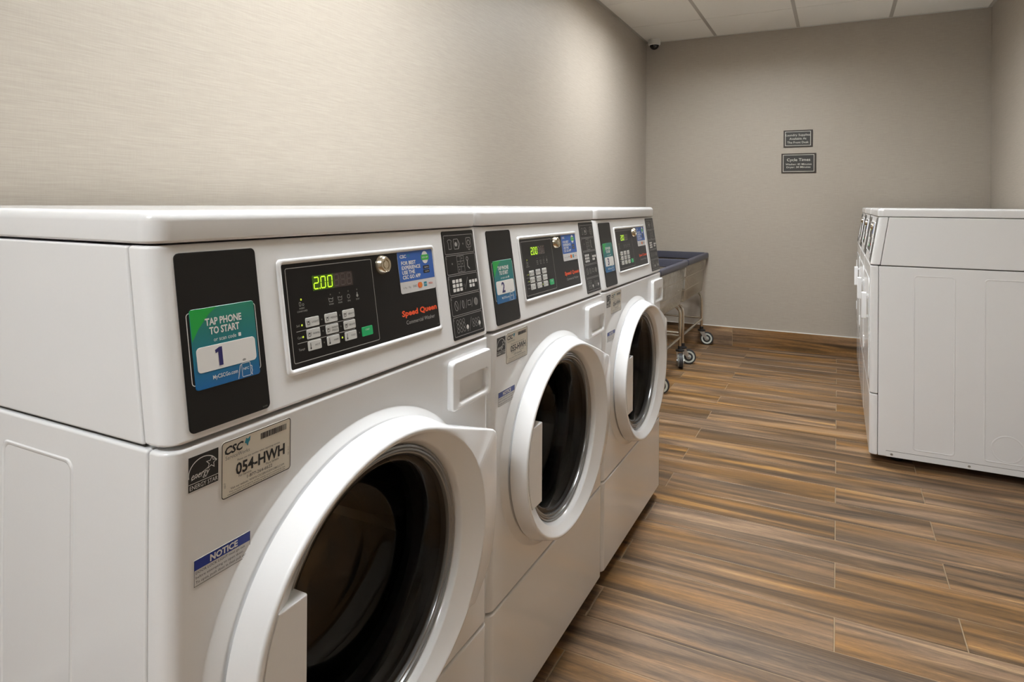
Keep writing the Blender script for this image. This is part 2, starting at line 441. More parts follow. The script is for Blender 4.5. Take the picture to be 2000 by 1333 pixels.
SY, SZ = 1.01, .96
def squash(bm):
    for v in bm.verts: v.co.y = DC[0]+(v.co.y-DC[0])*SY; v.co.z = DC[1]+(v.co.z-DC[1])*SZ
def cut_cyl(o, r, x0, x1):
    cb = bmesh.new(); lathe(cb, [(r, x0), (r, x1)], (0, DC[0], DC[1]), 96, close=True); off(cb)
    c = finish(cb, 'cutter', MT['enamel'], o.parent, smooth=False); o.modifiers.clear()
    md = o.modifiers.new('b', 'BOOLEAN'); md.operation = 'DIFFERENCE'; md.object = c; md.solver = 'EXACT'
    bpy.context.view_layer.update()
    me = bpy.data.meshes.new_from_object(o.evaluated_get(bpy.context.evaluated_depsgraph_get()))
    me.name = o.name; o.modifiers.clear(); old = o.data; o.data = me; bpy.data.meshes.remove(old)
    bpy.data.objects.remove(c)

def pad(bm, sgn, x0, z0, x1, z1, r=.012, hgt=.0013):
    """shallow pressed panel on the cabinet side"""
    y = Y0 if sgn < 0 else Y1
    lo = []
    for i, h in ((0, 0), (.0014, hgt), (.0036, hgt), (.0052, .0001)):
        lo.append([(p[0], y+sgn*h, p[1]) for p in rrect(x0+i, z0+i, x1-i, z1-i, r)])
    if sgn > 0: lo = [list(reversed(l)) for l in lo]
    loft(bm, lo, False, False)

def cabinet(parent):
    bm = bmesh.new()
    planloft(bm, [(.035, DEP, -.0335, Y0, Y1), (.8525, DEP, -.0335, Y0, Y1)], .003, .0035)
    off(bm); o = finish(bm, 'cabinet', [MT['enamel'], MT['groovedark']], parent); cut_cyl(o, .262, -.5, .1)
    bm = bmesh.new()
    planloft(bm, [(.8565, DEP, -.0395, Y0, Y1), (1.0640, DEP, -.0705, Y0, Y1)], .003, .003)
    box(bm, DEP+.01, Y0+.006, .85, -.045, Y1-.006, .859, 1)      # dark seam behind the joint
    for s in (-1, 1):
        pad(bm, s, -.310, .078, -.162, .819); pad(bm, s, -.560, .078, -.408, .817)
        # round knock-out
        y = Y0 if s < 0 else Y1
        lo = []
        for r, h in ((.056, 0), (.054, .0008), (.051, .0008), (.049, .0002)):
            l = [(-.487+r*math.cos(2*PI*k/40), y+s*h, .137+r*math.sin(2*PI*k/40)) for k in range(40)]
            lo.append(l if s < 0 else list(reversed(l)))
        loft(bm, lo, False, False)
    off(bm); me2 = bpy.data.meshes.new('t'); bm.to_mesh(me2); bm.free()
    b2 = bmesh.new(); b2.from_mesh(o.data); b2.from_mesh(me2); bpy.data.meshes.remove(me2)
    for f in b2.faces: f.smooth = True
    for e in b2.edges: e.smooth = not (len(e.link_faces) == 2 and e.calc_face_angle(0) > .6)
    b2.to_mesh(o.data); b2.free(); o.modifiers.new('normals', 'WEIGHTED_NORMAL').keep_sharp = True
    return o

def side_rail(parent):
    for s in (-1, 1):
        bm = bmesh.new()
        y = Y0 if s < 0 else Y1
        lo = [[(p[0], y+s*h, p[1]) for p in rrect(-.74+i, .036+i, -.062-i, .060-i, .004)] for i, h in ((0, 0), (0, .0004), (.0006, .0008))]
        if s > 0: lo = [list(reversed(l)) for l in lo]
        loft(bm, lo, False, True)
        box(bm, -.738, min(y, y+s*.0006), .0600, -.064, max(y, y+s*.0006), .0613, 2)  # raised dark strip, painted shade of the recessed seam above the rail
        for x in (-.085, -.360, -.64):
            lathe(bm, [(.0055, s*.0006), (.005, s*.0012), (.002, s*.0013)], (x, y, .047), 12, 1, 'y', True)
        off(bm); finish(bm, 'base_rail', [MT['enamel'], MT['steel'], MT['groovedark']], parent)

def feet(parent):
    for x in (-.11, -.70):
        for y in (.09, .59):
            bm = bmesh.new(); lathe(bm, [(.024, 0), (.026, .004), (.022, .012), (.009, .016), (.009, .038)], (x, y, 0), 20, 0, 'z', True); off(bm)
            finish(bm, 'foot', MT['blackrub'], parent)

def lid(parent):
    bm = bmesh.new()
    zs = [(1.0665, .0035), (1.0675, .0012), (1.070, 0), (1.090, 0)]
    for k in range(1, 6):
        a = PI/2*k/5; zs.append((1.090+.012*math.sin(a), .012*(1-math.cos(a))))
    lo = [[(p[0], p[1], z) for p in plan(DEP-.008+i, -.0285-i, Y0+i, Y1-i, .024-i*.6, 7, .01)] for z, i in zs]
    loft(bm, lo); off(bm); return finish(bm, 'lid', MT['plastic'], parent, 50)

def control_panel(parent):
    bm = bmesh.new()
    planloft(bm, [(.8575, -.0378, xp(.8575), Y0, Y1), (1.0645, -.069, xp(1.0645), Y0, Y1)], .020, .004)
    off(bm); return finish(bm, 'control_panel', MT['plastic'], parent)

def front_panel(parent, hole=True):
    bm = bmesh.new()
    planloft(bm, [(.3005, -.032, 0, Y0, Y1), (.8530, -.032, 0, Y0, Y1)], .020, .004)
    off(bm); o = finish(bm, 'front_panel', MT['enamel'], parent)
    if hole:
        cut_cyl(o, .209, -.3, .1)
        me = o.data; b2 = bmesh.new(); b2.from_mesh(me)
        # pressed collar around the door opening
        b3 = bmesh.new(); lo = []
        for ry, rz, x in ((.2810, .2398, .0001), (.2785, .2380, .0006), (.2640, .2275, .0094), (.2610, .2250, .0098), (.2580, .2230, .0098), (.2150, .2050, .0098), (.2120, .2000, -.02)):
            lo.append([(x, .3205+ry*math.cos(2*PI*k/128), .564+rz*math.sin(2*PI*k/128)) for k in range(128)])
        loft(b3, lo, False, False); off(b3)
        t = bpy.data.meshes.new('t'); b3.to_mesh(t); b3.free(); b2.from_mesh(t); bpy.data.meshes.remove(t)
        for e in b2.edges: e.smooth = not (len(e.link_faces) == 2 and e.calc_face_angle(0) > .6)
        for f in b2.faces: f.smooth = True
        b2.to_mesh(me); b2.free(); o.modifiers.new('normals', 'WEIGHTED_NORMAL').keep_sharp = True
    return o

def kick_panel(parent):
    bm = bmesh.new()
    planloft(bm, [(.035, -.032, 0, Y0, Y1), (.2965, -.032, 0, Y0, Y1)], .020, .004)
    off(bm); return finish(bm, 'kick_panel', MT['enamel'], parent)

def washer_door(parent):
    cy_, cz_ = DC
    # hinge wing at the upper right, as a polygon in (y, z)
    wing = [(.4300, .7615), (.648, .6855), (.656, .680), (.660, .670), (.660, .600), (.656, .520), (.646, .470), (.632, .440), (.560, .400)]
    B0 = (.3237, .5625, .2645, .2280); B1 = (.3335, .5570, .2615, .2195)      # outline at the back and at the front rim: centre, half width, half height
    def pt(E_, a, ins=0.0, ext=True):
        y, z = (E_[2]-ins)*math.cos(a), (E_[3]-ins)*math.sin(a); l = math.hypot(y, z); d = (y/l, z/l); best = l
        if ext:
            for (ya, za), (yb, zb) in zip(wing, wing[1:]):
                ex, ez = yb-ya, zb-za; ax, az = ya-E_[0], za-E_[1]
                den = d[0]*ez-d[1]*ex
                if abs(den) < 1e-9: continue
                t = (ax*ez-az*ex)/den; s_ = (ax*d[1]-az*d[0])/den
                if -1e-6 <= s_ <= 1+1e-6 and t-ins > best: best = t-ins
        return E_[0]+d[0]*best, E_[1]+d[1]*best, best-l
    ang = set(2*PI*k/180 for k in range(180))
    for (y, z) in wing[1:-1]: ang.add(math.atan2((z-B1[1])/B1[3], (y-B1[0])/B1[2]) % (2*PI))
    ang = sorted(ang)
    XF = .0455
    def xe(a): return XF-min(.0155, pt(B1, a)[2]*.22)
    prof = [(B0, 0, True, lambda a: .0150), (B1, 0, True, lambda a: xe(a)-.005)]
    prof += [(B1, .005*(1-math.cos(PI/2*k/4)), True, (lambda k: lambda a: xe(a)-.005+.005*math.sin(PI/2*k/4))(k)) for k in range(1, 5)]
    prof += [(B1, .0070, False, lambda a: XF), (B1, .010, False, lambda a: XF-.0012)]
    for ry, rz, x in ((.2080, .1995, .0340), (.2055, .1975, .0325), (.2040, .1960, .0300), (.2003, .1904, .0200), (.2003, .1904, .006)):
        prof.append(((cy_, cz_, ry, rz), 0, False, (lambda x: lambda a: x)(x)))
    prof += [(B0, .010, True, lambda a: .006), (B0, .006, True, lambda a: .0150), (B0, 0, True, lambda a: .0150)]
    bm = bmesh.new(); lo = []
    for E_, ins, ext, fx in prof:
        lo.append([(fx(a),)+pt(E_, a, ins, ext)[:2] for a in ang])
    loft(bm, lo, False, False); off(bm)
    d = finish(bm, 'door', MT['plastic'], parent, 40)
    # pull handle: flat block bridging the left of the dished face
    bm = bmesh.new()
    lo = []
    zt_, zb_ = .645, .475
    for i, x in ((0, .022), (0, .0420), (.0006, .0440), (.0020, .0448)):
        pts = [(.152-i, zb_+i), (.152-i, zt_-i)]
        for k in range(9):
            z = zt_-i+(zb_-zt_+2*i)*k/8; pts.append((B1[0]-.2485*math.sqrt(1-((z-B1[1])/.2095)**2)+i*.3, z))
        lo.append([(x, p[0], p[1]) for p in pts])
    loft(bm, lo); off(bm); finish(bm, 'handle', MT['plastic'], d)
    # ringed trim round the glass
    bm = bmesh.new()
    lathe(bm, [(.1983, .018), (.1975, .0225), (.1945, .0235), (.193, .021), (.192, .0225), (.1895, .023), (.188, .0195), (.187, .0205), (.1845, .020), (.183, .015), (.183, .004), (.1975, .004)], (0, cy_, cz_), 128); squash(bm); off(bm)
    finish(bm, 'glass_trim', MT['trimring'], d)
    # glass bowl dished into the drum
    bm = bmesh.new(); th = [(.1832, .014), (.178, .016), (.170, .012), (.160, -.004), (.152, -.030), (.146, -.055), (.138, -.072), (.122, -.082), (.09, -.088), (.05, -.091), (.012, -.092), (.0004, -.0921)]
    lathe(bm, th, (0, cy_, cz_), 96); squash(bm); off(bm)
    g = finish(bm, 'glass_bowl', MT['glass'], d, 60)
    # rubber gasket and drum behind
    bm = bmesh.new(); lathe(bm, [(.205, .002), (.190, -.004), (.178, -.016), (.184, -.034), (.172, -.046), (.176, -.062), (.200, -.070), (.206, -.064)], (0, cy_, cz_), 96); squash(bm); off(bm)
    finish(bm, 'gasket', MT['gasket'], parent)
    bm = bmesh.new(); lathe(bm, [(.186, -.075), (.240, -.080), (.258, -.10), (.258, -.46), (.24, -.48), (.002, -.482)], (0, cy_, cz_), 96)
    for k in range(3):      # lifting vanes
        a = PI/2+.4+k*2*PI/3
        lo = []
        for x in (-.10, -.16, -.40, -.46):
            hh = .03 if x in (-.10, -.46) else .055
            lo.append([(x, cy_+(.258*math.cos(a+da)*(1 if abs(da) > .01 else (.258-hh)/.258)), cz_+(.258*math.sin(a+da)*(1 if abs(da) > .01 else (.258-hh)/.258))) for da in (-.16, 0, .16)])
        loft(bm, lo)
    off(bm); finish(bm, 'drum', MT['drum'], parent)
    return d

def drawer(parent):
    bm = bmesh.new()
    u0, v0, u1, v1 = .529, .7465, .6690, .8335
    lo = []
    for i, h in ((0, 0), (0, .0085), (.001, .0105), (.003, .0115), ):
        lo.append([FRO(u, v, h) for u, v in rrect(u0+i, v0+i, u1-i, v1-i, .009, 6)])
    a0, b0, a1, b1 = .551, .7535, .658, .801
    for i, h in ((0, .0115), (.0015, .0095), (.006, -.010), (.012, -.013)):
        lo.append([FRO(u, v, h) for u, v in rrect(a0+i, b0+i*1.6, a1-i, b1-(.0008 if i else 0), .009 if i < .01 else .005, 6)])
    loft(bm, lo, False, True)
    o = finish(bm, 'detergent_drawer', MT['plastic'], parent, 40)
    D = Decal(FRO); D.line([(.556, .8008), (.653, .8008)], .0012, 'groovedark', .0100)  # dark line painting the shade under the pocket's upper edge
    D.build('pull_slot_shade', o)
    return o

def segdigit(D, u, v, w_, h_, ch, m, hh):
    t = w_*.2; sl = lambda y: (y-v)*.06
    S = {'a': ((0, 1), (1, 1)), 'b': ((1, .5), (1, 1)), 'c': ((1, 0), (1, .5)), 'd': ((0, 0), (1, 0)), 'e': ((0, 0), (0, .5)), 'f': ((0, .5), (0, 1)), 'g': ((0, .5), (1, .5))}
    for s_ in {'2': 'abged', '0': 'abcdef', '8': 'abcdefg'}[ch]:
        (x0, y0), (x1, y1) = S[s_]
        a = (u+x0*w_, v+y0*h_); b_ = (u+x1*w_, v+y1*h_)
        g = .06
        a2 = (a[0]+(b_[0]-a[0])*g, a[1]+(b_[1]-a[1])*g); b2 = (b_[0]-(b_[0]-a[0])*g, b_[1]-(b_[1]-a[1])*g)
        D.line([(a2[0]+sl(a2[1]), a2[1]), (b2[0]+sl(b2[1]), b2[1])], t, m, hh)

def tap_sticker(cp, num):
    D = Decal(PAN); h = .0024
    D.frame(.0345, .9130, .1270, .9905, .0009, 'white', .004, .00165)
    D.slab(.0385, .9075, .1245, .9935, 'gradient', .0035, .0016, h)
    D.poly([(.0388, .9920), (.0388, .9590), (.0480, .9720), (.0620, .9860), (.0735, .9932), (.0405, .9932)], 'brightgreen', h+.0001)
    D.text('TAP PHONE', .0565, .9740, .0074, 'white', .0485, h=h+.0003, bold=.03)
    D.text('TO START', .0610, .9640, .0074, 'white', .0400, h=h+.0003, bold=.03)
    D.text('or scan code', .0655, .9556, .0044, 'white', .0300, h=h+.0003)
    D.rect(.0985, .9556, .1022, .9597, 'white', .0006, h+.0003)
    D.slab(.0425, .9250, .1210, .9520, 'white', .0045, h, h+.0003, .0001)
    if num == '1': D.poly([(.0695, .9285), (.0748, .9285), (.0748, .9487), (.0712, .9487), (.0655, .9462), (.0662, .9425), (.0695, .9438)], 'navy', h+.0005)
    else: D.text(num, .0640, .9285, .0200, 'navy', .0140, h=h+.0005, bold=.03)
    D.text('MyCSCGo.com', .0600, .9155, .0042, 'white', .0330, h=h+.0003, bold=.012)
    # phone held to the tag
    D.frame(.0985, .9090, .1110, .9245, .0006, 'white', .0016, h+.0003)
    D.text('NFC', .1005, .9165, .0028, 'white', .0080, h=h+.0004, bold=.01)
    D.line([(.0930, .9085), (.0952, .9170), (.0968, .9225), (.0985, .9235)], .0008, 'white', h+.0003)
    D.line([(.1110, .9200), (.1130, .9190), (.1125, .9160), (.1132, .9140), (.1120, .9110), (.1128, .9090)], .0008, 'white', h+.0003)
    for r in (.0016, .0028):
        D.line([(.1030+r*math.cos(a), .9262+r*math.sin(a)) for a in [.6+.4*q for q in range(6)]], .0006, 'ink', h+.0005)
    return D.build('tap_to_start_sticker', cp, 'green and blue tap-to-start sticker reading %s' % num)

def control_face(cp):
    D = Decal(PAN); D.slab(.0275, .8655, .1350, 1.0553, 'black2', .006, -.0005, .0016)
    D.text('510450', .1235, .8680, .0016, 'dim', h=.0018); D.build('card_reader_cover', cp, 'black card reader cover plate')
    D = Decal(PAN); k = D.mi('plastic')
    a = (.1665, .8925, .5215, 1.0385)
    lo = []
    for i, h in ((0, -.0005), (.0005, .0018), (.002, .0030), (.0045, .0030), (.0068, .0016), (.0072, .0004)):
        lo.append([D.fn(u, v, h) for u, v in rrect(a[0]+i, a[1]+i, a[2]-i, a[3]-i, .007 if i < .006 else .003)])
    loft(D.bm, lo, False, False, mi=k); o = D.build('display_frame', cp)
    for f in o.data.polygons: f.use_smooth = True
    D = Decal(PAN); D.rect(.1730, .8990, .5150, 1.0320, 'black', .003, .0008)
    H = .0011
    D.frame(.1792, .9058, .3505, 1.0262, .0009, 'lineg', .003, H)
    D.text('Speed Queen', .4110, .9300, .0086, 'orange', .0985, h=H, bold=.035)
    D.text('Commercial Washer', .4200, .9165, .0062, 'lineg', .0810, h=H)
    D.text('513450', .5060, .9035, .0014, 'dim', h=H)
    for v, t in ((.9505, 'Soil'), (.9355, 'Cycle'), (.9203, 'Temp.')): D.text(t, .1890, v, .0028, 'lineg', h=H)
    D.line([(.188, .9447), (.298, .9460)], .0007, 'lineg', H); D.line([(.188, .9298), (.298, .9308)], .0007, 'lineg', H)
    D.text('INSERT', .2020, .9720, .0021, 'lineg', align='c', h=H); D.text('COINS/CARD', .2020, .9683, .0021, 'lineg', align='c', h=H)
    D.frame(.1975, .9760, .2010, .9812, .0006, 'lineg', .0008, H); D.hoop(.2045, .9775, .0016, .0005, 'lineg', H)
    for u, t in ((.2563, 'WASH'), (.2745, 'RINSE'), (.2925, 'SPIN'), (.3110, 'STOP')):
        D.text(t, u, .9702, .0022, 'lineg', align='c', h=H)
        if t == 'SPIN': D.hoop(u, .9775, .0030, .0006, 'lineg', H)
        elif t == 'STOP': D.circ(u, .9765, .0022, 'lineg', H); D.line([(u, .9765), (u, .9812)], .0016, 'lineg', H)
        else:
            D.line([(u-.0042, .9802), (u-.0034, .9746), (u+.0034, .9746), (u+.0042, .9802)], .0006, 'lineg', H)
            D.line([(u-.0036, .9785), (u-.0012, .9792), (u+.0012, .9782), (u+.0036, .9788)], .0006, 'lineg', H)
    D.build('control_overlay', cp, 'black control overlay with white lettering')
    D = Decal(PAN); D.rect(.2245, .9925, .2660, 1.0125, 'dispbg2', .0012, .0012); D.rect(.2660, .9925, .3045, 1.0125, 'dispbg', .0012, .0012)
    for i in range(6):
        u = .2272+i*.0131
        if i < 3: segdigit(D, u, .9950, .0082, .0150, '200'[i], 'seg', .0015)
        else: segdigit(D, u, .9950, .0082, .0150, '8', 'ghost', .0014)
    D.circ(.2378, .9950, .0011, 'seg', .0015); D.build('display', cp, 'glowing yellow-green digit display')
    # buttons
    rows = [(.9535, ['LIGHT', 'MEDIUM', 'HEAVY']), (.9384, ['NORMAL', 'PERM PRESS', 'DELICATES']), (.9233, ['HOT', 'WARM', 'COLD'])]
    for ri, (v, names_) in enumerate(rows):
        for ci, t in enumerate(names_):
            u = .2175+ci*.0353
            D = Decal(PAN); D.slab(u-.0122, v-.0061, u+.0122, v+.0061, 'key', .0016, .0008, .0016, .0003)
            D.text(t.split()[0], u+.0048, v-.0012+(.0016 if ' ' in t else 0), .0023, 'ink', .0125 if len(t) > 4 else .0090, 'c', .0018)
            if ' ' in t: D.text(t.split()[1], u+.0048, v-.0034, .0023, 'ink', .0115, 'c', .0018)
            if ri == 2:
                D.circ(u-.0078, v-.0030, .0013, 'ink', .0018, 10); D.line([(u-.0078, v-.003), (u-.0078, v+.0038)], .0009, 'ink', .0018)
            else:
                D.line([(u-.0105, v+.0025), (u-.0095, v-.0028), (u-.0060, v-.0028), (u-.0050, v+.0025)], .0006, 'ink', .0018)
                D.circ(u-.0078, v+.0008, .0012, 'ink', .0018, 10)
            D.build('button', cp)
    D = Decal(PAN); D.slab(.3122, .9168, .3362, .9300, 'green', .0016, .0008, .0016, .0003); D.text('START', .3242, .9245, .0022, 'white', align='c', h=.0018)
    D.build('button', cp, 'green start button')
    on = {(.1985, .9518), (.1985, .9368), (.2705, .9233), (.2015, .9843)}
    for u, v in [(.1985, .9518), (.1985, .9368), (.1985, .9218), (.2348, .9537), (.2700, .9540), (.2348, .9384), (.2700, .9388), (.2348, .9233), (.2705, .9233), (.3065, .9238), (.2015, .9843), (.2560, .9843), (.2742, .9845), (.2924, .9848), (.3110, .9851)]:
        D = Decal(PAN); D.circ(u, v, .0014 if (u, v) in on else .0011, 'led' if (u, v) in on else 'ledoff', .0013, 12); D.build('indicator_light', cp)
    # key lock
    bm = bmesh.new()
    prof = [(.0150, .0008), (.0148, .0030), (.0125, .0095), (.0108, .0112), (.0100, .0104), (.0078, .0104), (.0074, .0088), (.0062, .0088), (.0058, .0104), (.0040, .0104), (.0001, .0100)]
    lo = [[PAN(.3740+r*math.cos(2*PI*k/32), 1.0150+r*math.sin(2*PI*k/32), h) for k in range(32)] for r, h in prof]
    loft(bm, lo, False, True); finish(bm, 'key_lock', MT['lockmetal'], cp, 50)
    # blue app sticker
    D = Decal(PAN); H = .0014
    D.slab(.4155, .9650, .5145, 1.0322, 'noticewhite', .004, .0008, .0012, .0001)
    D.rect(.4155, .9835, .5145, 1.0322, 'stickerblue', .0005, .0013)
    D.text('CSC', .4215, 1.0215, .0050, 'white', .0170, h=H+.0001, bold=.03); D.line([(.4415, 1.0230), (.4450, 1.0265), (.4475, 1.0235), (.4450, 1.0215)], .0014, 'teal', H)
    for i, (t, wd) in enumerate((('FOR BEST', .0400), ('EXPERIENCE', .0520), ('USE THE', .0350), ('CSC GO APP', .0500))):
        D.text(t, .4235, 1.0105-i*.0076, .0056, 'white', wd, h=H+.0001, bold=.03)
    D.circ(.4915, 1.0190, .0095, 'white', H, 20, .0105); D.rect(.4800, 1.0145, .5030, 1.0235, 'badge', .003, H+.0001); D.text('NEW APP', .4915, 1.0175, .0030, 'white', .0170, 'c', H+.0002)
    for v in (1.0025, .9955): D.rect(.4830, v-.0028, .5010, v+.0028, 'ink', .001, H); D.text('App Store' if v > 1 else 'Google Play', .4925, v-.0010, .0020, 'white', .0120, 'c', H+.0002)
    D.circ(.4670, .9745, .0048, 'orange', H); D.circ(.4705, .9745, .0048, 'mc', H+.0001)
    D.text('G Pay', .4220, .9725, .0030, 'dim', h=H); D.text('Pay', .4370, .9725, .0032, 'dim', h=H); D.text('DISC', .4490, .9728, .0034, 'ink', .0110, h=H)
    D.rect(.4800, .9708, .4885, .9785, 'teal', .0005, H); D.text('AM EX', .4843, .9735, .0020, 'white', .0070, 'c', H+.0001)
    D.text('VISA', .4930, .9730, .0036, 'orange', .0130, h=H)
    D.build('app_sticker', cp, 'blue and white app sticker')
    # pictogram strip
    D = Decal(PAN); D.slab(.5520, .8660, .6640, 1.0602, 'black', .004, -.0005, .0008)
    H = .0011; b0 = .8712; bh = .0345
    for i in range(5):
        v = b0+i*(bh+.0022); D.frame(.5560, v, .6600, v+bh, .0008, 'lineg', .003, H)
        D.text(str(5-i), .5575, v+bh-.0062, .0034, 'lineg', h=H)
    def row(i): return b0+(4-i)*(bh+.0022)+bh/2
    v = row(0)      # load, door, machine
    D.line([(.5680, v+.007), (.5720, v+.009), (.5780, v+.009), (.5820, v+.007), (.5795, v+.003), (.5795, v-.008), (.5705, v-.008), (.5705, v+.003), (.5680, v+.007)], .0008, 'lineg', H)
    D.frame(.5890, v-.009, .6050, v+.010, .0009, 'lineg', .002, H); D.circ(.5965, v, .0042, 'lineg', H); D.line([(.6040, v+.009), (.6100, v), (.6040, v-.009)], .0012, 'lineg', H); D.circ(.6215, v, .0018, 'dim', H)
    D.frame(.6330, v-.008, .6510, v+.011, .0010, 'lineg', .003, H); D.hoop(.6420, v+.001, .0055, .0012, 'lineg', H); D.line([(.6380, v-.010), (.6420, v-.013), (.6460, v-.010)], .0009, 'lineg', H)
    v = row(1)      # drawer with detergent
    D.frame(.5930, v-.015, .6180, v+.015, .0007, 'lineg', .0005, H)
    for q in (-.005, .005): D.line([(.5935, v+q), (.6175, v+q)], .0006, 'lineg', H)
    D.line([(.6055, v-.015), (.6055, v+.015)], .0006, 'lineg', H)
    for q, p in ((-.010, .5990), (0, .5990), (.010, .6110), (0, .6110)): D.circ(p, v+q, .0018, 'dim', H)
    D.hoop(.6300, v+.008, .0040, .0012, 'lineg', H); D.line([(.6300, v+.004), (.6290, v-.006), (.6360, v-.011)], .0020, 'lineg', H); D.circ(.5760, v+.002, .0018, 'dim', H)
    v = row(2)      # filled keys
    for r in range(3):
        for c in range(3): D.rect(.5690+c*.0118, v+.0040-r*.0080, .5780+c*.0118, v+.0100-r*.0080, 'white', .001, H)
    D.hoop(.6085, v-.003, .0026, .0006, 'dim', H); D.line([(.6110, v-.011), (.6230, v+.011)], .0007, 'lineg', H)
    for r in range(2):
        for c in range(3):
            if (r, c) != (1, 2): D.rect(.6275+c*.0105, v-.001-r*.0078, .6355+c*.0105, v+.0048-r*.0078, 'white', .001, H)
    v = row(3)      # coin, token, note, card
    D.hoop(.5730, v, .0062, .0009, 'lineg', H, rv=.009); D.line([(.5695, v+.006), (.5765, v-.006)], .0009, 'lineg', H)
    for q in (.5860, .6080, .6290): D.line([(q-.003, v-.008), (q+.003, v+.008)], .0007, 'lineg', H)
    D.hoop(.5965, v, .0035, .0012, 'lineg', H, rv=.0075); D.frame(.6130, v-.004, .6245, v+.005, .0009, 'lineg', .0008, H); D.circ(.6430, v, .0075, 'dim', H); D.hoop(.6430, v, .0060, .0009, 'lineg', H)
    v = row(4)      # outline keys with a finger
    for r in range(3):
        for c in range(3): D.hoop(.5700+c*.0105, v+.0085-r*.0080, .0040, .0007, 'lineg', H, 10)
    D.circ(.6025, v-.005, .0042, 'white', H); D.line([(.6025, v-.006), (.6025, v-.013)], .003, 'dim', H); D.line([(.6085, v-.013), (.6190, v+.011)], .0007, 'lineg', H)
    for r in range(2):
        for c in range(3): D.hoop(.6245+c*.0100, v+.003-r*.0080, .0038, .0007, 'lineg', H, 10)
    D.circ(.6470, v-.004, .0040, 'white', H); D.line([(.6470, v-.005), (.6470, v-.012)], .003, 'dim', H)
    D.build('instruction_strip', cp, 'black strip with five boxed pictograms')

def service_sticker(fp, code):
    D = Decal(FRO); u0, v0, u1, v1 = .0655, .7815, .1660, .8445; H = .0009
    D.slab(u0, v0, u1, v1, 'cream', .004, 0, .0006, .0001); D.frame(u0, v0, u1, v1, .0010, 'ink', .004, H)
    D.text('CSC', u0+.004, v1-.0145, .0085, 'ink', .0255, h=H, bold=.035, shear=.25)
    D.poly([(u0+.031, v1-.009), (u0+.033, v1-.004), (u0+.0355, v1-.0055), (u0+.039, v1-.003), (u0+.0385, v1-.008), (u0+.0365, v1-.0100), (u0+.0355, v1-.0140), (u0+.0335, v1-.0105)], 'teal', H)
    D.text('ServiceWorks', u0+.005, v1-.0205, .0042, 'dim', .0330, h=H)
    x = u0+.054
    random.seed(3)
    while x < u0+.094:
        wv = random.choice((.0006, .0010, .0016)); D.rect(x, v1-.0125, x+wv, v1-.0055, 'ink', 0, H); x += wv+random.choice((.0005, .0008))
    D.text('Please use this number when reporting service', u0+.021, v1-.0262, .0022, 'ink', .062, h=H)
    D.text(code, u0+.0190, v1-.0415, .0125, 'ink', .0720, h=H, bold=.028)
    D.text('For Service:', u0+.023, v1-.0452, .0026, 'ink', .018, h=H); D.text('Place Service:', u0+.062, v1-.0452, .0026, 'ink', .020, h=H)
    D.text('1-877-264-6622', u0+.0345, v1-.0505, .0036, 'ink', .037, h=H)
    D.text('Visit our website: WWW.CSCSERVICEWORKS.COM', u0+.012, v1-.0552, .0024, 'ink', .078, h=H)
    D.text('This machine is property of the owner and is covered by law', u0+.010, v1-.0582, .0016, 'ink', .082, h=H)
    D.text('unauthorized removal or tampering will be prosecuted by law', u0+.008, v1-.0607, .0016, 'ink', .084, h=H)
    D.text('1017', u0+.0055, v0+.012, .0022, 'ink', h=H, rot=PI/2); D.text('CSC 10-17', u1-.0030, v0+.018, .0016, 'ink', h=H, rot=PI/2)
    return D.build('service_sticker', fp, 'cream service sticker reading %s' % code)

def star(cx_, cy_, R, r, rot=0): return [(cx_+(R if k % 2 == 0 else r)*math.sin(rot+PI*k/5), cy_+(R if k % 2 == 0 else r)*math.cos(rot+PI*k/5)) for k in range(10)]
def small_stickers(fp):
    D = Decal(FRO); u0, v0, u1, v1 = .0252, .8055, .0617, .8420; H = .0007
    D.slab(u0, v0, u1, v1, 'ink', .0003, 0, .0004, .0001)
    D.line([(u0, v0+.0082), (u1, v0+.0082)], .0006, 'white', H)
    D.line([(u0+.0175-.0178*math.cos(a), v0+.0175+.0155*math.sin(a)) for a in [PI*q/16 for q in range(-1, 15)]], .0010, 'white', H)
    st = star(u0+.0275, v0+.0235, .0075, .0034, .1); D.ring(st, star(u0+.0275, v0+.0235, .0058, .0025, .1), 'white', H)
    D.text('energy', u0+.003, v0+.0125, .0072, 'white', .0225, h=H, shear=.4); D.line([(u0+.003, v0+.0120), (u0+.0235, v0+.0195)], .0006, 'white', H)
    D.text('ENERGY STAR', u0+.0012, v0+.0018, .0046, 'white', .0342, h=H)
    D.build('energy_sticker', fp, 'black and white energy rating sticker')
    D = Decal(FRO); u0, v0, u1, v1 = .0322, .7030, .1052, .7310
    D.slab(u0, v0, u1, v1, 'noticewhite', .0005, 0, .0004, .0001); D.rect(u0+.0004, v1-.0108, u1-.0004, v1-.0004, 'noticeblue', 0, .0006); D.frame(u0, v0, u1, v1, .0005, 'ink', .0005, .0006)
    D.text('NOTICE', (u0+u1)/2+.001, v1-.0090, .0066, 'white', .0360, 'c', .0008, bold=.035)
    for i, (t, wd) in enumerate((('DOOR LOCK LIGHT must go out', .066), ('before attempting to open door.', .064), ('To open, push door in then pull out.', .069))):
        D.text(t, u0+.0020, v1-.0150-i*.0050, .0027, 'ink', wd*.96, h=.0008)
    D.text('800446', u1-.010, v0+.0010, .0012, 'ink', h=.0008)
    D.build('notice_sticker', fp, 'white notice sticker with a blue heading bar')

def copy_tree(o, parent=None, meshes=None):
    c = o.copy(); COL.objects.link(c)
    if parent: c.parent = parent
    for ch in [x for x in list(bpy.data.objects) if x.parent == o]: copy_tree(ch, c)
    return c

